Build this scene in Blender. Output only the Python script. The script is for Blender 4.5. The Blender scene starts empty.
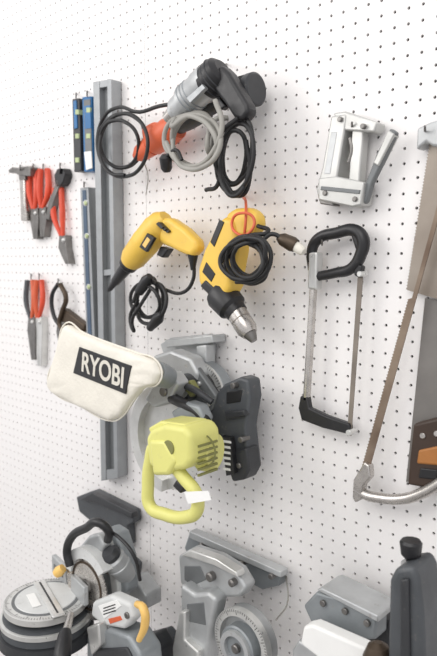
import bpy, bmesh, math, random
from mathutils import Vector, Matrix
random.seed(4)
C=bpy.context.collection
bpy.context.scene.view_settings.view_transform='Standard'
# ---------------------------------------------------------------- camera
F=638.0
cam=bpy.data.cameras.new('camera');co=bpy.data.objects.new('camera',cam);C.objects.link(co)
bpy.context.scene.camera=co
cam.sensor_fit='VERTICAL';cam.sensor_height=36;cam.lens=F/656*36
aa=math.radians(47);pp=math.radians(6.08)
fw=Vector((-math.cos(aa)*math.cos(pp),math.sin(aa)*math.cos(pp),-math.sin(pp)))
co.location=(.962,-1.031,1.5)
co.rotation_euler=fw.to_track_quat('-Z','Y').to_euler()
cam.dof.use_dof=True;cam.dof.focus_distance=1.22;cam.dof.aperture_fstop=4.0
CM=co.rotation_euler.to_matrix();CL=Vector(co.location)
# photogrammetry: photo measurement -> true point on a plane parallel to the wall, standing off d metres
def wp(x,y,d=0.0):
    v=CM@Vector(((x-218.5)/F,(328-y)/F,-1))
    return CL+v*((-d-CL.y)/v.y)
# ---------------------------------------------------------------- materials
def mat(n,c,r=.5,m=0.0,var=.08,sc=30,bump=0.0,c2=None,wear=0.0):
    M=bpy.data.materials.new(n);M.use_nodes=True
    nt=M.node_tree;b=nt.nodes['Principled BSDF']
    b.inputs['Roughness'].default_value=r;b.inputs['Metallic'].default_value=m
    tc=nt.nodes.new('ShaderNodeTexCoord');nz=nt.nodes.new('ShaderNodeTexNoise')
    nz.inputs['Scale'].default_value=sc;nz.inputs['Detail'].default_value=6
    nt.links.new(tc.outputs['Object'],nz.inputs['Vector'])
    rp=nt.nodes.new('ShaderNodeValToRGB')
    rp.color_ramp.elements[0].position=.32;rp.color_ramp.elements[1].position=.68
    lo=[x*(1-var*2) for x in c] if c2 is None else c2
    rp.color_ramp.elements[0].color=(*lo,1);rp.color_ramp.elements[1].color=(*c,1)
    nt.links.new(nz.outputs['Fac'],rp.inputs['Fac']);col=rp.outputs['Color']
    if wear:
        n3=nt.nodes.new('ShaderNodeTexNoise');n3.inputs['Scale'].default_value=sc*2.7;n3.inputs['Detail'].default_value=9;n3.inputs['Roughness'].default_value=.7
        nt.links.new(tc.outputs['Object'],n3.inputs['Vector'])
        r3=nt.nodes.new('ShaderNodeValToRGB');r3.color_ramp.elements[0].position=.60;r3.color_ramp.elements[1].position=.70
        nt.links.new(n3.outputs['Fac'],r3.inputs['Fac'])
        mm=nt.nodes.new('ShaderNodeMath');mm.operation='MULTIPLY';mm.inputs[1].default_value=wear
        nt.links.new(r3.outputs['Color'],mm.inputs[0])
        mx=nt.nodes.new('ShaderNodeMixRGB');mx.inputs['Color2'].default_value=(.28,.25,.22,1)
        nt.links.new(mm.outputs[0],mx.inputs['Fac']);nt.links.new(col,mx.inputs['Color1']);col=mx.outputs['Color']
        mr=nt.nodes.new('ShaderNodeMapRange');mr.inputs['To Min'].default_value=max(.1,r-.15);mr.inputs['To Max'].default_value=min(1,r+.2)
        nt.links.new(n3.outputs['Fac'],mr.inputs['Value']);nt.links.new(mr.outputs['Result'],b.inputs['Roughness'])
    nt.links.new(col,b.inputs['Base Color'])
    if bump:
        bp=nt.nodes.new('ShaderNodeBump');bp.inputs['Strength'].default_value=bump;bp.inputs['Distance'].default_value=.002
        n2=nt.nodes.new('ShaderNodeTexNoise');n2.inputs['Scale'].default_value=sc*6;nt.links.new(tc.outputs['Object'],n2.inputs['Vector'])
        nt.links.new(n2.outputs['Fac'],bp.inputs['Height']);nt.links.new(bp.outputs['Normal'],b.inputs['Normal'])
    return M
WHITE=mat('pegboard_white',(.86,.84,.83),.5,0,.01,3)
DARK=mat('backing_dark',(.03,.03,.03),.9)
ALU=mat('brushed_alu',(.36,.375,.385),.42,.5,.06,30,0,None,.3)
ALUD=mat('alu_dark',(.19,.20,.205),.5,.4,.08,20,0,None,.3)
CAST=mat('cast_alu',(.54,.555,.56),.4,.45,.12,16,.2,None,.45)
CASTB=mat('cast_bluegrey',(.32,.345,.36),.42,.35,.14,14,.2,None,.4)
SILV=mat('silver',(.70,.70,.68),.3,.6,.07,30,0,None,.2)
WPL=mat('light_grey_plastic',(.66,.67,.66),.4,0,.05,20,0,None,.25)
STAP=mat('staple_gun_grey',(.58,.58,.56),.34,.4,.10,14,0,None,.35)
CHROME=mat('chrome',(.60,.57,.54),.25,.9,.12,40,0,None,.3)
STEEL=mat('tool_steel',(.24,.23,.22),.38,.8,.15,40,0,None,.3)
BLK=mat('black_plastic',(.014,.014,.016),.38,0,.08,30,0,None,.10)
BLKR=mat('black_rubber',(.013,.013,.014),.5)
CHAR=mat('charcoal_plastic',(.034,.036,.040),.42,0,.08,25,0,None,.2)
DGR=mat('dark_grey_paint',(.085,.092,.10),.42,.15,.12,18,0,None,.35)
GREYC=mat('grey_cord',(.34,.33,.30),.5)
YEL=mat('yellow_plastic',(.85,.55,.085),.36,0,.05,22,0,None,.14)
YEL2=mat('amber_plastic',(.87,.55,.16),.4)
GRN=mat('lime_plastic',(.72,.70,.22),.38,0,.03,20,0,None,.14)
GRND=mat('lime_dark',(.22,.22,.07),.5)
RED=mat('red_handle',(.72,.075,.03),.38,0,.08,30,0,None,.12)
ORG=mat('orange_red',(.70,.13,.05),.42,0,.08,20,0,None,.2)
BLU=mat('blue_paint',(.03,.16,.38),.4)
NAVY=mat('navy_paint',(.06,.10,.16),.4)
VIAL=mat('vial_green',(.50,.58,.32),.2)
PAPER=mat('paper_white',(.87,.87,.85),.7,0,.02)
CANV=mat('canvas',(.80,.765,.68),.9,0,.04,25,.6)
RUST=mat('rusty_steel',(.26,.20,.15),.55,.4,.2,14,.3,(.13,.085,.06))
HBLADE=mat('hacksaw_blade',(.27,.235,.20),.5,.5,.2,14)
TAN=mat('patina_blade',(.36,.32,.275),.4,.5,.1,7,.1,(.25,.21,.175),.5)
GBL=mat('grey_blade',(.25,.235,.22),.38,.6,.15,8,0,None,.5)
WOOD=mat('dark_wood',(.05,.028,.018),.5,0,.2,12)
WOODO=mat('orange_wood',(.40,.16,.04),.5)
BRZ=mat('bronze',(.09,.065,.045),.45,.6)
FLOORM=mat('concrete',(.4,.39,.38),.8,0,.1,4)
# ---------------------------------------------------------------- builders
cur=[None]
def group(name):
    e=bpy.data.objects.new(name,None);e.empty_display_size=.02;C.objects.link(e);cur[0]=e;return e
def link(o,m):
    C.objects.link(o)
    if m: o.data.materials.append(m)
    if cur[0]: o.parent=cur[0]
    return o
def smooth(me,ang=35):
    for p in me.polygons:p.use_smooth=True
    me.set_sharp_from_angle(angle=math.radians(ang))
def prism(n,pts,d0,d1,m,bev=.002,seg=3,tr=None):
    """outline measured at its front face (standoff d1), extruded straight back to standoff d0"""
    W=[wp(x,y,d1 if tr is None else tr) for x,y in pts]
    area=sum(W[i].x*W[(i+1)%len(W)].z-W[(i+1)%len(W)].x*W[i].z for i in range(len(W)))
    if area<0: W.reverse()
    k=len(W)
    vs=[(w.x,-d1,w.z) for w in W]+[(w.x,-d0,w.z) for w in W]
    fs=[tuple(range(k)),tuple(reversed(range(k,2*k)))]
    for i in range(k):
        j=(i+1)%k;fs.append((i,k+i,k+j,j))
    me=bpy.data.meshes.new(n);me.from_pydata(vs,[],fs);me.update()
    o=link(bpy.data.objects.new(n,me),m)
    if bev:
        b=o.modifiers.new('bevel','BEVEL');b.width=bev;b.segments=seg;b.limit_method='ANGLE';b.angle_limit=math.radians(25 if bev>.007 else 40)
        smooth(me,40)
    return o
def rect(x0,y0,x1,y1):
    return [(x0,y0),(x1,y0),(x1,y1),(x0,y1)]
def tubew(n,P,r,m,closed=False,rad=None):
    cu=bpy.data.curves.new(n,'CURVE');cu.dimensions='3D';cu.bevel_depth=r;cu.bevel_resolution=4;cu.resolution_u=6;cu.use_fill_caps=True
    sp=cu.splines.new('BEZIER');sp.bezier_points.add(len(P)-1)
    for i,p in enumerate(P):
        b=sp.bezier_points[i];b.co=p;b.handle_left_type=b.handle_right_type='AUTO'
        if rad:b.radius=rad[i]
    sp.use_cyclic_u=closed
    o=bpy.data.objects.new(n,cu);link(o,m);return o
def tube(n,pts,r,m,closed=False,rad=None):
    return tubew(n,[wp(*p) for p in pts],r,m,closed,rad)
def lathew(n,A,B,prof,m,seg=32):
    ax=(B-A);L=ax.length;ax.normalize();q=ax.to_track_quat('Z','Y').to_matrix()
    vs=[];fs=[]
    for t,r in prof:
        for k in range(seg):
            a=2*math.pi*k/seg
            vs.append(A+ax*(t*L)+q@Vector((r*math.cos(a),r*math.sin(a),0)))
    for i in range(len(prof)-1):
        for k in range(seg):
            j=(k+1)%seg;fs.append((i*seg+k,i*seg+j,(i+1)*seg+j,(i+1)*seg+k))
    fs.append(tuple(reversed(range(seg))));fs.append(tuple(range((len(prof)-1)*seg,len(prof)*seg)))
    me=bpy.data.meshes.new(n);me.from_pydata([tuple(v) for v in vs],[],fs);me.update();smooth(me,32)
    return link(bpy.data.objects.new(n,me),m)
def lathe(n,a,b,prof,m,seg=32):
    return lathew(n,wp(*a),wp(*b),prof,m,seg)
def disc(n,x,y,d0,d1,r,m,seg=48,bev=.003):
    A=wp(x,y,d1);L=d1-d0;e=min(bev/L,.4)
    return lathew(n,A,Vector((A.x,-d0,A.z)),[(0,r-bev),(e,r),(1,r)],m,seg)
def ring(n,x,y,d0,d1,ro,ri,m,a0=0,a1=360,seg=48):
    A=wp(x,y,d1);vs=[];fs=[];full=(a1-a0>=360)
    for k in range(seg+1):
        a=math.radians(a0+(a1-a0)*k/seg);c,s=math.cos(a),math.sin(a)
        for rr,dd in((ro,d1),(ri,d1),(ri,d0),(ro,d0)):
            vs.append((A.x+rr*c,-dd,A.z+rr*s))
    for k in range(seg):
        b=k*4
        for i in range(4):
            j=(i+1)%4;fs.append((b+i,b+4+i,b+4+j,b+j))
    if not full: fs+= [(0,1,2,3),(seg*4+3,seg*4+2,seg*4+1,seg*4)]
    me=bpy.data.meshes.new(n);me.from_pydata(vs,[],fs);me.update();smooth(me,35)
    return link(bpy.data.objects.new(n,me),m)
def ticks(n,O,ex,ey,r0,r1,cnt,m,w=.0008,a0=0,a1=360):
    """engraved scale marks on a dial lying in the plane (ex,ey) around O"""
    vs=[];fs=[]
    for k in range(cnt):
        a=math.radians(a0+(a1-a0)*k/cnt);u=ex*math.cos(a)+ey*math.sin(a);v=ey*math.cos(a)-ex*math.sin(a)
        q0=r0 if k%5==0 else r0+(r1-r0)*.5;b=len(vs)
        for p in(u*q0-v*w,u*r1-v*w,u*r1+v*w,u*q0+v*w):vs.append(tuple(O+p))
        fs.append((b,b+1,b+2,b+3))
    me=bpy.data.meshes.new(n);me.from_pydata(vs,[],fs);me.update();return link(bpy.data.objects.new(n,me),m)
EX=Vector((1,0,0));EY=Vector((0,1,0));EZ=Vector((0,0,1))
def sawdisc(n,x,y,d0,d1,r,m,teeth=60,hub=STEEL):
    A=wp(x,y,d1);k=teeth*2;vs=[];fs=[]
    for dd in(d1,d0):
        for i in range(k):
            a=2*math.pi*i/k;rr=r*(1 if i%2 else .965);vs.append((A.x+rr*math.cos(a+(.03 if i%2 else 0)),-dd,A.z+rr*math.sin(a+(.03 if i%2 else 0))))
    fs=[tuple(range(k)),tuple(reversed(range(k,2*k)))]+[(i,(i+1)%k,k+(i+1)%k,k+i)[::-1] for i in range(k)]
    me=bpy.data.meshes.new(n);me.from_pydata(vs,[],fs);me.update();link(bpy.data.objects.new(n,me),m)
    B=Vector((A.x,-d1-.004,A.z));lathew(n+'_arbor',B,Vector((A.x,-d1,A.z)),[(0,r*.2),(1,r*.22)],hub,24)
def box(n,loc,size,m,rot=(0,0,0),bev=.003):
    x,y,z=[s/2 for s in size]
    vs=[(a,b,c) for a in(-x,x) for b in(-y,y) for c in(-z,z)]
    fs=[(0,1,3,2),(4,6,7,5),(0,4,5,1),(2,3,7,6),(0,2,6,4),(1,5,7,3)]
    me=bpy.data.meshes.new(n);me.from_pydata(vs,[],fs);me.update()
    o=link(bpy.data.objects.new(n,me),m);o.location=loc;o.rotation_euler=rot
    if bev:
        b=o.modifiers.new('bevel','BEVEL');b.width=bev;b.segments=3;smooth(me,40)
    return o
def coil(n,cx,cy,rx,ry,turns,d,r,m,jit=.12,tilt=0,tail0=None,tail1=None,dd=.02):
    P=[]
    if tail0:P+=[wp(*t) for t in tail0]
    ph=random.random()*6
    for k in range(int(turns*10)):
        a=ph+k*2*math.pi/10;t=k/10
        f=1+jit*math.sin(t*2.4+ph)+random.uniform(-.04,.04)
        x=rx*f*math.cos(a);y=ry*(1+jit*math.cos(t*1.9))*math.sin(a)
        xr=x*math.cos(tilt)-y*math.sin(tilt);yr=x*math.sin(tilt)+y*math.cos(tilt)
        P.append(wp(cx+xr+3*math.sin(t*3),cy+yr+3*math.sin(t*5),d+dd*math.sin(t*1.7+a*.5)))
    if tail1:P+=[wp(*t) for t in tail1]
    return tubew(n,P,r,m)
# ---------------------------------------------------------------- room
s=.0254;h=s/2;r=.0029
SEAM=wp(150,515,0).x
def panel(n,x0,sgn,nx,nz):
    vs=[];fs=[]
    outer=[(h,0),(h,h),(0,h),(-h,h),(-h,0),(-h,-h),(0,-h),(h,-h)]
    for o in outer: vs.append((o[0],0,o[1]))
    for dep in(0,.005):
        for k in range(8): vs.append((r*math.cos(math.pi/4*k),dep,r*math.sin(math.pi/4*k)))
    for i in range(8):
        j=(i+1)%8
        fs.append((i,j,8+j,8+i)); fs.append((8+i,8+j,16+j,16+i))
    me=bpy.data.meshes.new(n);me.from_pydata(vs,[],fs)
    o=link(bpy.data.objects.new(n,me),WHITE);o.location=(x0+sgn*(h+.00035),0,h)
    for ax,ct,v in(('x',nx,(sgn*s,0,0)),('z',nz,(0,0,s))):
        m=o.modifiers.new(ax,'ARRAY');m.count=ct;m.use_relative_offset=False;m.use_constant_offset=True;m.constant_offset_displace=v
    return o
panel('wall_back',SEAM,1,62,104)
panel('wall_back_left',SEAM,-1,75,104)
box('dark_hole_backing',(-.3,.03,1.3),(4.2,.03,2.7),DARK,bev=0)  # added near-black sheet; its colour supplies the darkness inside the peg holes
box('floor',(-.3,-1.9,-.02),(4.4,3.8,.04),FLOORM,bev=0)
# ---------------------------------------------------------------- levels
group('aluminum_level')
prism('web',[(95,84),(112,81),(118,477),(102,478)],.002,.020,ALUD,.001)
prism('flange_left',[(93,82),(99,81),(106,480),(101,480)],.002,.034,ALU,.0015)
prism('flange_right',[(107,79),(111,79),(118,478),(114,479)],.002,.034,ALU,.0015)
prism('end_cap_top',[(93,82),(111,79),(111,86),(93,89)],.004,.032,ALU,.001)
prism('end_cap_bottom',[(101,470),(117,469),(118,478),(101,481)],.004,.032,ALU,.001)
prism('rib',[(101,270),(113,269),(113,275),(101,276)],.004,.030,ALU,.001)
group('torpedo_level')
prism('body',[(72,99),(79,98),(81,171),(74,172)],.001,.028,CHAR,.002)
prism('stripe',[(73,101),(76,100),(77,128),(74,129)],.01,.031,BLU,.001)
for y in(112,136,160): prism('vial',rect(75,y-2.5,78.5,y+2.5),.01,.032,VIAL,.001)
group('torpedo_level')
prism('body',[(82,97),(91,96),(93,171),(84,172)],.001,.028,BLU,.002)
prism('face',[(83.5,100),(90,99),(92,165),(85.5,166)],.01,.030,ALUD,.001)
prism('blue_band',[(84,106),(90,105),(91,128),(85,129)],.028,.0312,BLU,.0005)
for y in(110,136): prism('vial',rect(86,y-2.5,90,y+2.5),.01,.032,VIAL,.001)
prism('tag',[(84,152),(91,151),(92,168),(86,170)],.030,.033,PAPER,.0005)
group('box_level')
prism('body',[(80,188),(88,187),(95,345),(87,347)],.001,.030,ALU,.0015)
prism('face',[(82,190),(85.5,190),(91.5,343),(88,343)],.01,.032,NAVY,.001)
for y in(203,236,287):
    x=84+(y-190)*.037
    disc('vial_ring',x,y,.02,.034,.009,SILV,24);disc('vial',x,y,.03,.036,.006,VIAL,20)
# ---------------------------------------------------------------- small hand tools left
def hook(x,y,m=STEEL):
    g=group('peg_hook');tube('hook',[(x,y-2,.0005),(x,y,.012),(x,y+3,.03),(x,y+1,.042),(x,y-2,.045)],.0018,m)
group('claw_hammer')
prism('head',[(8,170),(12,167),(15,169),(21,167),(27,166),(30,167),(30,176),(27,176),(18,175),(14,172),(9,173)],.004,.034,STEEL,.002)
lathe('hammer_face',(29,171,.019),(32.5,171,.019),[(0,.012),(.4,.015),(1,.014)],CHROME,24)
prism('cheek',[(18,168),(24,167),(25,180),(19,180)],.001,.030,STEEL,.002)
prism('handle',[(19,178),(24,178),(24.5,200),(26.5,221),(20.5,221),(20,200)],.006,.028,CHROME,.004)
def plier(name,hx,top,pivot,tip,m1,m2,jm,spread=4,r=.0065):
    group(name)
    (px,py)=pivot;(tx,ty)=tip
    tube('handle_1',[(hx-spread,top,.010),(hx-spread-1,(top+py)/2,.014),(px-1,py-4,.014)],r,m1,rad=[1,1.1,.7])
    tube('handle_2',[(hx+spread,top,.010),(hx+spread+1,(top+py)/2,.016),(px+1,py-4,.018)],r,m2,rad=[1,1.1,.7])
    prism('jaw_left',[(px-3,py-5),(px+1,py-4),(px+.3,py+5),(tx-.2,ty),(tx-2,ty),(px-4,py+8)],0,.018,jm,.002)
    prism('jaw_right',[(px+3,py-5),(px+4,py+8),(tx+2,ty),(tx+.2,ty),(px-.3,py+5),(px-1,py-4)],0,.022,jm,.002)
    disc('pivot',px,py,.001,.028,.006,SILV,20)
plier('aviation_snips',33,169,(34,213),(35,239),RED,RED,STEEL,2.6,.0088)
plier('aviation_snips',44,169,(42,212),(42,237),RED,RED,STEEL,3.4,.0088)
plier('tongue_and_groove_pliers',58,188,(62,240),(67,264),RED,RED,STEEL,3.4,.0078)
plier('combination_pliers',30,280,(31,322),(33,360),DGR,ORG,STEEL,2.8,.0075)
plier('combination_pliers',39,280,(38,322),(39,366),ORG,RED,SILV,2.6,.0075)
group('adjustable_wrench')
prism('handle',[(56,182),(60,183),(52,206),(49,220),(45,219),(48,202)],.001,.022,STEEL,.003)
prism('jaws',[(55,184),(54,175),(57,169),(60,168),(59,174),(62,174),(63,168),(65,174),(63,182),(60,186)],.001,.026,BLK,.002)
group('tin_snips')
tube('loop_handle_1',[(58,284,.02),(52,296,.02),(54,316,.02),(60,326,.02)],.006,BLK)
tube('loop_handle_2',[(60,284,.025),(66,298,.025),(62,312,.025),(60,326,.025),(82,332,.03)],.007,BRZ)
prism('blades',[(57,322),(64,322),(64,332),(61,342),(58,342),(56,332)],.001,.024,STEEL,.002)
prism('blades_2',[(62,308),(70,314),(84,325),(84,332),(70,330),(60,320)],.001,.022,BRZ,.003)
for x,y in((20,167),(33,166),(43,166),(60,165),(57,183),(31,276),(39,276),(58,281),(76,95),(87,93),(84,184)): hook(x,y)
# ---------------------------------------------------------------- corded drills, top
group('corded_drill')
lathe('gear_case',(172,114,.10),(210,80,.10),[(0,.012),(.04,.017),(.12,.018),(.13,.024),(.35,.027),(.37,.031),(.75,.032),(.78,.034),(1,.034)],CAST)
lathe('chuck',(166,120,.10),(173,113,.10),[(0,.006),(.2,.013),(1,.015)],CHROME)
lathe('motor_housing',(207,86,.10),(223,68,.10),[(0,.032),(.1,.034),(.6,.034),(.85,.031),(1,.020)],BLK)
for t in(.2,.4,.6): lathe('vent_ring',(207+16*t,86-18*t,.10),(208+16*t,85-18*t,.10),[(0,.034),(.5,.0355),(1,.034)],CHAR)
prism('grip',[(212,74),(220,64),(228,72),(235,84),(247,104),(248,112),(241,121),(233,117),(223,102),(213,90)],.085,.115,BLK,.010,4)
prism('trigger',[(219,98),(225,106),(220,110),(213,100)],.092,.108,BLK,.003)
prism('label_plate',[(186,98),(202,84),(205,88),(190,103)],.125,.1345,ALU,.001)
for t in(.42,.5,.58): 
    lathe('case_rib',(172+38*t,114-34*t,.10),(173+38*t,113-34*t,.10),[(0,.0315),(.5,.0335),(1,.0315)],CASTB)
tube('hanger',[(222,70,.1),(225,66,.05),(226,64,.001)],.002,STEEL)
group('corded_drill')
lathe('motor_housing',(226,96,.055),(250,90,.055),[(0,.018),(.25,.024),(.3,.027),(.9,.028),(1,.026)],BLK)
lathe('end_cap',(249,91,.055),(257,89,.055),[(0,.03),(.2,.032),(.85,.032),(1,.028)],CHAR)
for t in(.45,.55,.65,.75,.85): lathe('vent_ring',(226+24*t,96-6*t,.055),(227.5+24*t,95.7-6*t,.055),[(0,.027),(.5,.030),(1,.027)],BLKR)
lathe('gear_case',(176,126,.05),(226,96,.055),[(0,.020),(.3,.024),(.6,.024),(.62,.020),(1,.020)],CHAR)
lathe('red_housing',(150,146,.05),(178,125,.05),[(0,.018),(.15,.028),(.7,.031),(.95,.028),(1,.02)],ORG)
lathe('collar',(136,157,.05),(152,145,.05),[(0,.010),(.3,.020),(1,.024)],ORG)
prism('red_grip',[(140,128),(152,121),(162,124),(166,136),(156,146),(142,142)],.03,.07,ORG,.008,4)
tube('tie_strap',[(143,160,.07),(148,176,.03),(146,195,.015)],.0012,GREYC)
# cords
group('power_cord')
coil('coil',121,143,22,29,3.6,.07,.0043,BLKR,.12,0,None,[(140,112,.08),(160,106,.09),(172,104,.09)])
group('power_cord')
coil('coil',193,141,25,25,3.6,.125,.0050,GREYC,.14,.3,[(176,118,.11)],[(215,120,.12),(228,118,.1)])
tube('lead',[(215,100,.14),(222,125,.14),(214,150,.14),(196,166,.13),(176,160,.13),(166,142,.13)],.0050,GREYC)
group('power_cord')
coil('coil',235,156,15,33,3.6,.09,.0044,BLKR,.15,.1,[(244,116,.10),(251,128,.1)],[(218,184,.09),(206,190,.08)])
tube('loop',[(238,118,.11),(222,132,.12),(214,156,.11),(224,180,.1),(240,196,.09),(250,176,.09),(246,140,.1)],.0044,BLKR)
lathe('plug',(165,154,.13),(167,172,.12),[(0,.006),(.2,.013),(.8,.012),(1,.007)],BLK)
tube('lead',[(167,156,.13),(176,150,.13),(182,160,.13)],.0036,BLKR)
hook(215,130);hook(118,112)
# ---------------------------------------------------------------- yellow screw gun
group('drywall_screw_gun')
lathe('nose_cone',(108,291,.075),(133,259,.075),[(0,.003),(.08,.007),(.25,.008),(.3,.011),(.75,.016),(.8,.022),(1,.024)],BLK)
lathe('barrel',(130,262,.075),(162,222,.075),[(0,.024),(.12,.030),(.48,.033),(.5,.0335),(.52,.0335),(.54,.033),(.85,.033),(1,.026)],YEL)
lathe('motor_cap',(159,226,.075),(166,217,.075),[(0,.031),(.5,.028),(1,.016)],YEL)
prism('grip',[(158,219),(168,217),(184,228),(196,240),(197,250),(190,257),(180,253),(168,247),(158,243)],.060,.090,YEL,.011,5)
prism('label',[(139,247),(147,233),(154,238),(146,252)],.10,.1085,BLK,.001)
prism('label_text',[(142,245),(147,237),(150,240),(145,248)],.10,.1095,YEL2,.0005)
for i in range(3): prism('vent_slot',[(156+i*3,224+i*2),(158+i*3,222+i*2),(163+i*3,227+i*2),(161+i*3,229+i*2)],.09,.1025-i*.003,BLK,0)
prism('trigger',[(160,246),(168,249),(162,258),(156,255)],.065,.085,BLK,.003)
lathe('cord_boot',(193,254,.075),(193,270,.072),[(0,.012),(.5,.008),(1,.005)],BLK)
tube('cord',[(194,262,.072),(193,280,.07),(184,292,.07),(166,290,.07),(152,282,.07)],.004,BLKR)
coil('cord_coil',148,301,14,18,3.6,.07,.0044,BLKR,.22,.2)
lathe('plug',(150,276,.09),(139,292,.09),[(0,.008),(.3,.014),(1,.011)],BLK)
lathe('plug_2',(162,314,.09),(150,328,.08),[(0,.006),(.3,.013),(1,.009)],BLK)
tube('cord_loop',[(150,290,.08),(140,306,.09),(132,322,.085),(134,331,.08),(130,318,.07),(138,300,.07)],.0042,BLKR)
hook(160,222)
# ---------------------------------------------------------------- yellow drill
group('corded_drill')
prism('body',[(222,216),(214,228),(203,250),(197,268),(197,283),(206,295),(214,303),(222,300),(230,288),(232,272),(236,250),(236,236),(232,218)],.048,.095,YEL,.016,5)
prism('grip',[(224,214),(234,208),(248,207),(256,214),(258,226),(252,235),(242,238),(232,236),(226,228)],.055,.088,YEL,.011,5)
prism('label',[(210,242),(219,220),(224,222),(214,247)],.09,.0965,BLK,.001)
prism('label_2',[(202,272),(206,262),(215,274),(211,282)],.09,.0965,BLK,.001)
prism('seam_band',[(199,286),(205,279),(223,296),(216,303)],.045,.097,BLK,.005)
lathe('gear_collar',(219,292,.072),(238,314,.072),[(0,.03),(.15,.034),(.7,.031),(.8,.024),(1,.022)],BLK)
lathe('chuck',(236,312,.072),(250,334,.072),[(0,.017),(.05,.021),(.35,.021),(.37,.0185),(.42,.0185),(.44,.021),(.8,.021),(1,.016)],CHROME)
lathe('chuck_jaws',(250,334,.072),(254,341,.072),[(0,.014),(1,.007)],STEEL)
tube('orange_tie',[(244,240,.10),(246,215,.10),(243,196,.001)],.0028,ORG)
tube('orange_tie_loop',[(232,222,.105),(243,213,.11),(254,219,.105),(250,232,.11),(238,234,.11)],.0028,ORG,True)
group('power_cord')
coil('coil',246,260,19,19,5,.115,.0042,BLKR,.2,-.5,[(258,226,.09),(268,232,.1)],[(262,240,.11),(272,234,.10),(284,240,.09)])
tube('loop',[(222,262,.11),(230,244,.12),(250,236,.12),(268,246,.12),(270,264,.12),(258,280,.12),(236,282,.12)],.0042,BLKR)
lathe('plug',(278,237,.09),(296,246,.08),[(0,.006),(.25,.012),(.8,.014),(1,.012)],BRZ)
lathe('plug_face',(295,246,.08),(304,252,.08),[(0,.010),(.8,.009),(1,.006)],CANV)
hook(243,190,ORG)
# ---------------------------------------------------------------- staple gun
group('staple_gun')
prism('front_column',[(331,116),(346,114),(344,132),(337,176),(334,200),(318,199),(316,189),(322,168)],.001,.040,STAP,.003)
prism('column_inset',[(331,132),(337,132),(330,174),(324,174)],.03,.0408,CAST,.001)
prism('top_bar',[(333,113),(345,111),(377,122),(374,132),(340,130)],.006,.038,STAP,.003)
prism('rear_post',[(352,128),(363,130),(359,186),(348,184)],.010,.032,STAP,.003)
prism('magazine',[(318,178),(336,176),(364,182),(361,205),(352,207),(318,200)],.004,.042,STAP,.003)
prism('channel',[(321,186),(360,190),(359,194),(320,190)],.035,.044,ALUD,.001)
prism('nose',[(318,198),(333,200),(333,206),(320,204)],.01,.034,STEEL,.002)
prism('lever',[(390,128),(396,132),(383,160),(372,182),(366,202),(360,206),(356,200),(364,186),(377,152)],.020,.034,ALUD,.003)
prism('lever_grip',[(388,130),(394,134),(378,166),(373,163)],.017,.0375,STAP,.002)
tube('spring',[(350,138,.03),(352,150,.03),(349,162,.03)],.004,STEEL)
for x,y in((324,193),(354,199),(362,126),(339,119)): disc('rivet',x,y,.03,.046,.0045,STEEL,16,.001)
hook(352,124)
# ---------------------------------------------------------------- hacksaw
group('hacksaw')
tube('handle',[(313,270,.03),(312,250,.03),(318,239,.03),(336,233,.03),(356,231,.03),(363,240,.03),(361,254,.03),(352,268,.03),(335,273,.03),(314,277,.03)],.0095,BLK,rad=[1,1.05,1.1,1.1,1.2,1.25,1.15,1.1,1,.9])
prism('handle_web',[(349,232),(360,231),(363,242),(359,262),(352,270),(355,250)],.02,.038,BLK,.005)
prism('handle_lug',[(352,262),(362,266),(360,278),(354,276)],.022,.036,BLK,.003)
prism('frame_ferrule',[(308,252),(317,252),(316,290),(307,289)],.018,.040,SILV,.004)
prism('frame_bar',[(309,286),(314,286),(307,402),(302,402)],.022,.036,CHROME,.0035)
prism('front_bracket',[(300,396),(307,396),(309,408),(326,416),(349,424),(350,431),(346,434),(322,428),(301,420),(298,408)],.022,.036,BLK,.003)
prism('blade',[(358,272),(363,273),(351,436),(347,436)],.028,.030,HBLADE,0)
disc('wing_nut',348,433,.02,.042,.0055,SILV,20,.001)
disc('blade_pin',359,274,.02,.042,.005,SILV,20,.001)
hook(322,242)
# ---------------------------------------------------------------- saws at right
def serr(x0,y0,x1,y1,n,amp):
    out=[]
    for i in range(n):
        t=i/n;out.append((x0+(x1-x0)*t,y0+(y1-y0)*t));t=(i+.5)/n;out.append((x0+(x1-x0)*t-amp,y0+(y1-y0)*t))
    out.append((x1,y1));return out
group('hand_saw')
prism('blade',[(500,100),(500,318)]+serr(407,290,431,138,50,1.3),.012,.014,TAN,0)
prism('handle',[(417,128),(430,122),(470,110),(470,150),(432,146),(426,142),(416,150)],.001,.03,CAST,.004)
group('hand_saw')
prism('blade',[(425,298),(500,310),(500,470),(406,482)],.004,.006,GBL,0)
prism('handle',[(413,424),(437,418),(480,425),(480,500),(437,490),(407,485),(409,460)],.001,.026,WOOD,.005)
prism('handle_inlay',[(418,450),(437,446),(470,450),(470,470),(437,466),(416,464)],.02,.028,WOODO,.004)
prism('handle_cutout',[(420,468),(437,470),(437,480),(418,478)],.02,.029,BLK,.002)
for x,y in((422,436),(436,434)): disc('rivet',x,y,.02,.029,.005,CHROME,20,.001)
group('bow_saw')
prism('blade',[(412,298),(416,299),(368,474),(361,472)]+serr(361,472,409,298,60,1.1)[1:-1],.030,.032,RUST,0)
prism('blade_upper',[(416,299),(412,298),(452,150),(457,151)],.030,.032,RUST,0)
prism('blade_clamp',[(364,462),(369,466),(370,478),(363,486),(361,500),(355,503),(352,498),(353,480)],.024,.042,CHROME,.003)
tube('frame_tube',[(356,489,.033),(364,494,.033),(380,498,.033),(402,499,.033),(420,494,.033),(440,483,.033),(470,460,.033),(490,380,.033),(492,280,.033),(480,180,.033),(455,148,.033)],.0095,CHROME)
hook(425,128)
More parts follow.
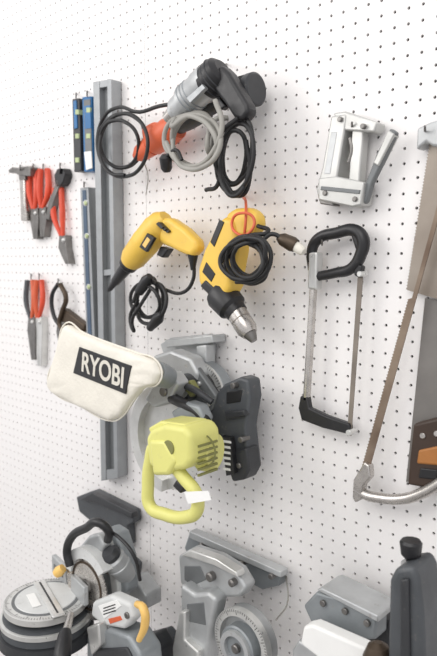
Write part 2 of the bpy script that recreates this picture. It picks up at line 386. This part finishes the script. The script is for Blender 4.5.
# ---------------------------------------------------------------- centre miter saw with dust bag
group('miter_saw')
prism('mount_plate',[(160,344),(170,338),(208,334),(212,346),(209,372),(200,380),(168,370)],.002,.02,CAST,.003)
prism('mount_rib',[(164,340),(212,335),(213,343),(166,348)],.002,.045,CAST,.003)
prism('mount_web',[(196,346),(206,345),(206,374),(198,376)],.02,.05,CAST,.003)
prism('bracket_arm',[(152,356),(170,350),(190,358),(198,374),(192,398),(172,408),(152,396),(148,372)],.06,.10,CAST,.008)
disc('turntable',200,396,.03,.06,.075,CASTB)
ring('miter_scale',198,396,.06,.066,.075,.060,SILV)
ticks('scale_marks',wp(198,396,.0665),EX,EZ,.062,.074,72,BLK,.0006)
prism('slot_1',[(196,372),(200,366),(220,398),(216,404)],.06,.075,BLK,.002)
disc('pivot_hub',180,388,.09,.125,.028,CHAR)
ring('pivot_ring',180,388,.12,.128,.022,.015,SILV)
prism('fence',[(178,364),(190,358),(216,396),(212,410),(200,416),(186,400)],.08,.095,ALUD,.004)
for x,y in((186,366),(198,384),(208,404)): disc('fence_bolt',x,y,.09,.100,.005,SILV,16,.001)
prism('base_casting',[(208,402),(224,384),(240,377),(248,380),(250,398),(245,428),(250,470),(242,478),(230,478),(224,444),(208,428)],.05,.09,DGR,.006)
prism('base_slot',[(226,392),(242,390),(240,402),(226,404)],.08,.092,BLKR,.002)
prism('base_rib',[(224,412),(244,410),(245,416),(225,420)],.08,.098,CHAR,.003)
prism('base_foot',[(230,452),(246,448),(249,470),(244,480),(232,482),(228,470)],.06,.10,CHAR,.005)
for x,y in((232,386),(240,440),(238,466)): disc('base_bolt',x,y,.08,.104,.006,STEEL,16,.001)
prism('warning_sticker',[(221,436),(230,438),(234,474),(226,476)],.098,.112,BLK,.001)
for i in range(6): prism('sticker_line',[(223,440+i*5.5),(230,441+i*5.5),(230.5,443.5+i*5.5),(223.5,442.5+i*5.5)],.11,.1128,PAPER,0)
sawdisc('blade',166,440,.13,.133,.108,SILV,60)
ring('upper_guard',166,440,.118,.150,.118,.092,SILV,75,262,48)
disc('guard_side',168,436,.114,.118,.100,CAST,48)
prism('guard_arm',[(154,380),(170,372),(178,384),(170,402),(154,408),(144,400)],.135,.17,CAST,.006)
disc('guard_bolt',162,392,.16,.176,.010,STEEL,24,.002)
tube('bevel_arm',[(172,398,.16),(184,404,.17),(198,412,.17),(206,422,.17)],.011,BLK)
tube('bevel_arm_2',[(186,386,.14),(198,392,.15),(212,402,.14)],.007,CHAR)
prism('arm_cover',[(170,412),(186,402),(198,406),(204,420),(198,430),(178,428)],.15,.18,CASTB,.006)
prism('motor_housing',[(145,438),(150,429),(164,424),(184,427),(190,436),(191,462),(185,470),(160,473),(148,466)],.18,.26,GRN,.012,5)
lathe('motor_cap',(203,450,.195),(216,452,.188),[(0,.038),(.6,.038),(1,.033)],GRN)
ring('housing_seam',203,450,.216,.219,.030,.028,GRND)
for i in range(6):
    A=wp(189,436+i*5.5,.205);box('vent_slot',(wp(191,450,.26).x-.0005,-.217,A.z),(.004,.05,.004),GRND,bev=0)
prism('top_cover',[(148,428),(160,421),(184,424),(188,430),(164,428),(150,434)],.19,.25,GRN,.004)
tube('d_handle',[(156,446,.24),(150,462,.24),(148,486,.24),(150,506,.24),(164,514,.24),(186,517,.24),(197,510,.24),(196,494,.24),(184,478,.24),(168,458,.24)],.0125,GRN,True)
prism('handle_web',[(148,440),(164,440),(176,462),(168,476),(152,476)],.235,.264,GRN,.008)
prism('trigger',[(176,480),(184,488),(180,494),(172,486)],.232,.248,BLK,.003)
prism('tag',[(184,492),(208,491),(211,500),(188,504)],.26,.262,PAPER,0)
disc('motor_badge',168,448,.25,.2625,.014,GRND,32,.001)
prism('spring_cover',[(180,384),(190,380),(196,390),(190,398)],.12,.135,GRND,.004)
group('dust_bag')
def cloth(n,pts,d0,d1,m):
    W=[wp(x,y,(d0+d1)/2) for x,y in pts];c=sum(W,Vector())/len(W);k=len(W)
    vs=[];fs=[];L=[(1,0),(.985,.45),(.94,.75),(.84,.93),(.6,1),(.3,1)]
    hh=(d1-d0)/2
    idx={}
    for sgn in(-1,1):
        for li,(sc,e) in enumerate(L):
            if li==0 and sgn==1:
                idx[(sgn,0)]=idx[(-1,0)];continue
            idx[(sgn,li)]=len(vs)
            for j,w in enumerate(W):
                wr=.10*math.sin(j*1.7+li*1.3)+.05*random.uniform(-1,1) if li<4 else -.04
                p=c+(w-c)*sc;p.y=c.y+sgn*hh*e*(1+wr);vs.append(tuple(p))
        for li in range(len(L)-1):
            a=idx[(sgn,li)];b=idx[(sgn,li+1)]
            for j in range(k):
                q=(j+1)%k;fs.append((a+j,a+q,b+q,b+j))
        a=idx[(sgn,len(L)-1)];fs.append(tuple(range(a,a+k)))
    me=bpy.data.meshes.new(n);me.from_pydata(vs,[],fs);me.update()
    bm=bmesh.new();bm.from_mesh(me);bmesh.ops.recalc_face_normals(bm,faces=bm.faces);bm.to_mesh(me);bm.free()
    for p in me.polygons:p.use_smooth=True
    o=link(bpy.data.objects.new(n,me),m);sb=o.modifiers.new('s','SUBSURF');sb.levels=1;sb.render_levels=2
    return o
def dens(pts,n=4):
    out=[]
    for i in range(len(pts)):
        a=pts[i];b=pts[(i+1)%len(pts)]
        for k in range(n): out.append((a[0]+(b[0]-a[0])*k/n,a[1]+(b[1]-a[1])*k/n))
    return out
bagpts=[(66,323),(84,333),(110,343),(138,353),(157,361),(162,373),(158,384),(144,388),(134,400),(123,416),(112,421),(80,406),(54,393),(48,385),(56,356)]
cloth('bag',dens(bagpts,3),.215,.25,CANV)
tube('piping',[(x,y,.2325) for x,y in bagpts],.0018,CANV,True)
prism('label',[(79,347),(131,366),(125,394),(73,373)],.246,.2515,BLK,.0008)
cu=bpy.data.curves.new('label_text','FONT');cu.body='RYOBI';cu.extrude=.0004;cu.size=1;cu.align_x='CENTER';cu.align_y='CENTER';cu.offset=.02
to=bpy.data.objects.new('label_text',cu);link(to,CANV)
A=wp(79,361,.252);B=wp(126,380,.252);dirx=(B-A).normalized();dz=Vector((0,-1,0)).cross(dirx).normalized()
M=Matrix((dirx,dz,Vector((0,-1,0)))).transposed()
Lw=(B-A).length
to.matrix_world=Matrix.Translation(wp(102,370.6,.252))@M.to_4x4()@Matrix.Diagonal((Lw/3.1,Lw/2.7,1,1))
lathe('collar',(156,372,.225),(168,378,.19),[(0,.022),(.5,.024),(1,.022)],CASTB)
# ---------------------------------------------------------------- bottom left miter saw
group('miter_saw')
prism('mount_bracket',[(76,497),(92,491),(132,511),(134,522),(127,526),(128,546),(114,541),(98,528),(79,512)],.002,.03,DGR,.004)
prism('mount_rib',[(78,500),(92,493),(132,513),(132,519),(94,502)],.03,.05,CHAR,.003)
prism('mount_bracket_low',[(96,545),(128,560),(134,566),(132,582),(120,580),(104,568)],.03,.06,DGR,.004)
T=wp(46,598,.30)
lathew('turntable',T,T+Vector((0,0,-.016)),[(0,.088),(.1,.092),(.9,.092),(1,.088)],SILV,64)
ticks('scale_marks',T+Vector((0,0,.0006)),EX,EY,.078,.089,90,BLK,.0006)
lathew('turntable_core',T+Vector((0,0,.003)),T,[(0,.066),(1,.068)],WPL,48)
lathew('turntable_groove',T+Vector((0,0,.0012)),T,[(0,.074),(1,.0745)],ALUD,48)
lathew('turntable_skirt',T+Vector((0,0,-.014)),T+Vector((0,0,-.060)),[(0,.076),(.2,.078),(.3,.094),(1,.098)],DGR,64)
lathew('turntable_rim',T+Vector((0,0,-.032)),T+Vector((0,0,-.044)),[(0,.098),(.1,.101),(.9,.101),(1,.098)],SILV,64)
lathew('base_ring',T+Vector((0,0,-.06)),T+Vector((0,0,-.085)),[(0,.09),(.1,.104),(1,.106)],CHAR,64)
box('kerf_plate',T+Vector((.01,0,.004)),(.17,.028,.005),SILV,(0,0,-.3))
box('kerf_slot',T+Vector((.01,0,.0068)),(.15,.004,.001),BLK,(0,0,-.3),0)
box('label_plate',T+Vector((-.005,-.028,.0045)),(.06,.018,.002),PAPER,(0,0,-.3),.0005)
box('fence_left',T+Vector((-.055,.075,.020)),(.085,.012,.045),CAST,(0,0,-.2))
box('fence_right',T+Vector((.055,.052,.020)),(.075,.012,.045),CAST,(0,0,-.2))
box('fence_slot',T+Vector((-.055,.0685,.020)),(.055,.002,.012),ALUD,(0,0,-.2),0)
prism('pivot_column',[(96,536),(106,528),(116,534),(124,560),(126,592),(112,606),(102,590)],.15,.19,CASTB,.008,4)
prism('column_rib',[(100,538),(106,534),(116,560),(118,594),(112,598),(108,566)],.18,.20,WPL,.004)
prism('head_arm',[(78,548),(88,536),(98,534),(104,546),(100,556),(88,560),(78,560)],.20,.225,CAST,.007,4)
tube('slide_rod',[(104,552,.20),(124,562,.12),(138,566,.03)],.006,CHROME)
tube('slide_rod_2',[(108,572,.20),(126,580,.12),(138,584,.03)],.006,CHROME)
sawdisc('blade',86,586,.238,.241,.076,CHROME,56)
ring('blade_ring',86,586,.241,.2425,.055,.050,BRZ)
ring('upper_guard',86,586,.222,.248,.084,.060,WPL,40,168,40)
lathe('motor',(112,556,.21),(128,576,.17),[(0,.020),(.08,.026),(.35,.026),(.37,.028),(.45,.028),(.47,.026),(.75,.024),(1,.02)],CAST)
lathe('motor_end',(108,551,.22),(112,556,.21),[(0,.014),(.5,.022),(1,.022)],CHAR)
tube('carry_handle',[(70,566,.26),(67,552,.26),(71,538,.26),(86,528,.26),(100,523,.26),(108,530,.25),(108,540,.24)],.0095,BLK)
tube('power_cord',[(104,528,.24),(122,540,.24),(134,556,.24),(140,580,.22)],.004,BLK)
lathe('lock_knob',(56,574,.26),(63,568,.25),[(0,.010),(.4,.013),(1,.010)],YEL2)
prism('side_cover',[(92,602),(110,595),(130,604),(134,618),(124,630),(102,626),(90,616)],.225,.255,WPL,.008,4)
disc('cover_bolt',126,616,.25,.259,.007,STEEL,20,.001)
prism('warning_label',[(98,606),(116,600),(121,606),(104,619)],.25,.2562,PAPER,.0005)
for i in range(3): prism('warning_text',[(103,608+i*3),(115,604+i*3),(115.5,605+i*3),(103.5,609+i*3)],.255,.2567,BLK,0)
prism('danger_label',[(108,619),(120,616),(122,620),(110,624)],.25,.2562,ORG,.0005)
tube('bevel_lever',[(137,604,.27),(144,610,.28),(145,624,.28),(139,640,.28)],.0085,YEL2,rad=[.8,1,1,.7])
lathe('front_grip',(66,630,.33),(61,662,.37),[(0,.010),(.2,.015),(.8,.018),(1,.014)],BLK)
lathe('front_grip_stem',(71,614,.30),(66,632,.33),[(0,.007),(1,.009)],CHROME)
prism('base_front',[(86,634),(108,629),(128,636),(140,656),(144,700),(86,700)],.20,.26,CASTB,.008)
prism('base_front_dark',[(92,650),(126,648),(134,664),(134,700),(92,700)],.25,.266,CHAR,.004)
prism('silver_strip',[(86,628),(98,624),(100,646),(91,656)],.25,.275,SILV,.004)
prism('base_side',[(136,640),(150,636),(158,650),(158,700),(140,700)],.12,.17,CHAR,.006)
prism('base_rear',[(112,582),(132,578),(146,596),(146,610),(128,604)],.08,.13,CAST,.005)
# ---------------------------------------------------------------- bottom centre miter saw base
group('miter_saw')
prism('back_board',[(189,533),(280,574),(279,586),(262,590),(240,578),(212,570),(190,560),(184,548)],.002,.025,CASTB,.004)
prism('board_edge',[(189,531),(281,572),(281,578),(189,538)],.02,.045,CAST,.002)
for x,y in((200,546),(240,564),(270,577)): disc('board_bolt',x,y,.02,.052,.006,STEEL,16,.001)
prism('fence_casting',[(178,556),(190,549),(216,558),(236,571),(246,588),(240,597),(222,598),(210,590),(194,594),(180,584)],.075,.11,CAST,.006)
prism('fence_lip',[(180,556),(190,550),(216,559),(236,572),(238,578),(214,566),(190,558)],.10,.125,SILV,.003)
prism('fence_recess',[(184,566),(200,566),(206,580),(192,586),(184,580)],.10,.1115,ALUD,.002)
prism('base_web',[(180,584),(194,594),(208,592),(216,600),(210,630),(204,690),(178,690),(174,644),(180,616)],.10,.14,CAST,.008)
prism('web_recess',[(186,604),(204,602),(206,626),(188,622)],.13,.1412,ALUD,.003)
prism('web_edge',[(172,648),(179,612),(185,612),(184,640),(198,652),(196,690),(174,690)],.13,.155,SILV,.004)
disc('turntable',240,644,.09,.125,.068,CAST,64)
ring('turntable_rim',240,644,.125,.14,.068,.054,SILV)
ticks('scale_marks',wp(240,644,.1405),EX,EZ,.057,.067,72,BLK,.0006)
disc('turntable_face',236,648,.12,.15,.042,CASTB,48)
ring('turntable_ring_inner',234,650,.15,.158,.036,.026,CAST)
disc('turntable_bolt',234,650,.15,.160,.009,STEEL,20,.002)
disc('lock_bolt',208,578,.10,.125,.010,STEEL,24)
disc('lock_bolt_2',230,584,.10,.125,.008,STEEL,24)
prism('side_lug',[(148,636),(160,632),(168,642),(168,690),(150,690)],.08,.12,DGR,.005)
tube('stay_wire',[(286,576,.001),(288,600,.04),(276,620,.12)],.0016,GREYC)
# ---------------------------------------------------------------- bottom right bench tool
group('bench_vise')
prism('slide_plate',[(303,606),(316,592),(344,600),(376,620),(376,640),(344,642),(314,630)],.06,.10,CASTB,.005)
prism('slide_edge',[(316,590),(322,588),(378,616),(378,623)],.04,.11,CAST,.003)
for x,y in((322,604),(344,612),(366,624)): disc('plate_bolt',x,y,.09,.106,.006,STEEL,16,.001)
prism('plate_back',[(318,594),(390,622),(390,700),(318,700)],.002,.06,CHAR,.004)
prism('guide_bar',[(303,627),(312,625),(368,650),(368,668),(330,668),(300,644)],.12,.15,PAPER,.005)
prism('guide_block',[(298,640),(326,660),(326,700),(292,700),(292,650)],.10,.14,CAST,.005)  # cast-grey block below the guide bar
prism('jaw_column',[(389,580),(395,568),(412,566),(418,578),(422,612),(426,700),(386,700)],.12,.19,DGR,.008)
prism('column_rib',[(400,580),(408,579),(410,700),(400,700)],.18,.196,CHAR,.003)
lathe('screw_collar',(411,576,.15),(411,563,.15),[(0,.016),(1,.015)],CAST)
lathe('screw_knob',(411,566,.15),(411,540,.15),[(0,.007),(.25,.008),(.45,.015),(.9,.017),(1,.014)],BLK)
lathe('round_cap',(378,680,.17),(378,642,.17),[(0,.024),(.6,.024),(.9,.016),(1,.006)],BRZ)
# ---------------------------------------------------------------- light
w=bpy.data.worlds.new('world');bpy.context.scene.world=w;w.use_nodes=True
w.node_tree.nodes['Background'].inputs[0].default_value=(.985,.98,1,1)
w.node_tree.nodes['Background'].inputs[1].default_value=.86
def area(n,loc,tgt,size,e,c):
    l=bpy.data.lights.new(n,'AREA');l.size=size;l.energy=e;l.color=c
    o=bpy.data.objects.new(n,l);C.objects.link(o);o.location=loc
    o.rotation_euler=(Vector(tgt)-Vector(loc)).to_track_quat('-Z','Y').to_euler()
area('window_light',(-1.9,-2.6,2.8),(-.1,0,1.3),2.0,46,(1,.97,.94))
area('ceiling_light',(.8,-1.9,3.0),(.1,0,1.1),1.8,26,(1,.97,.94))
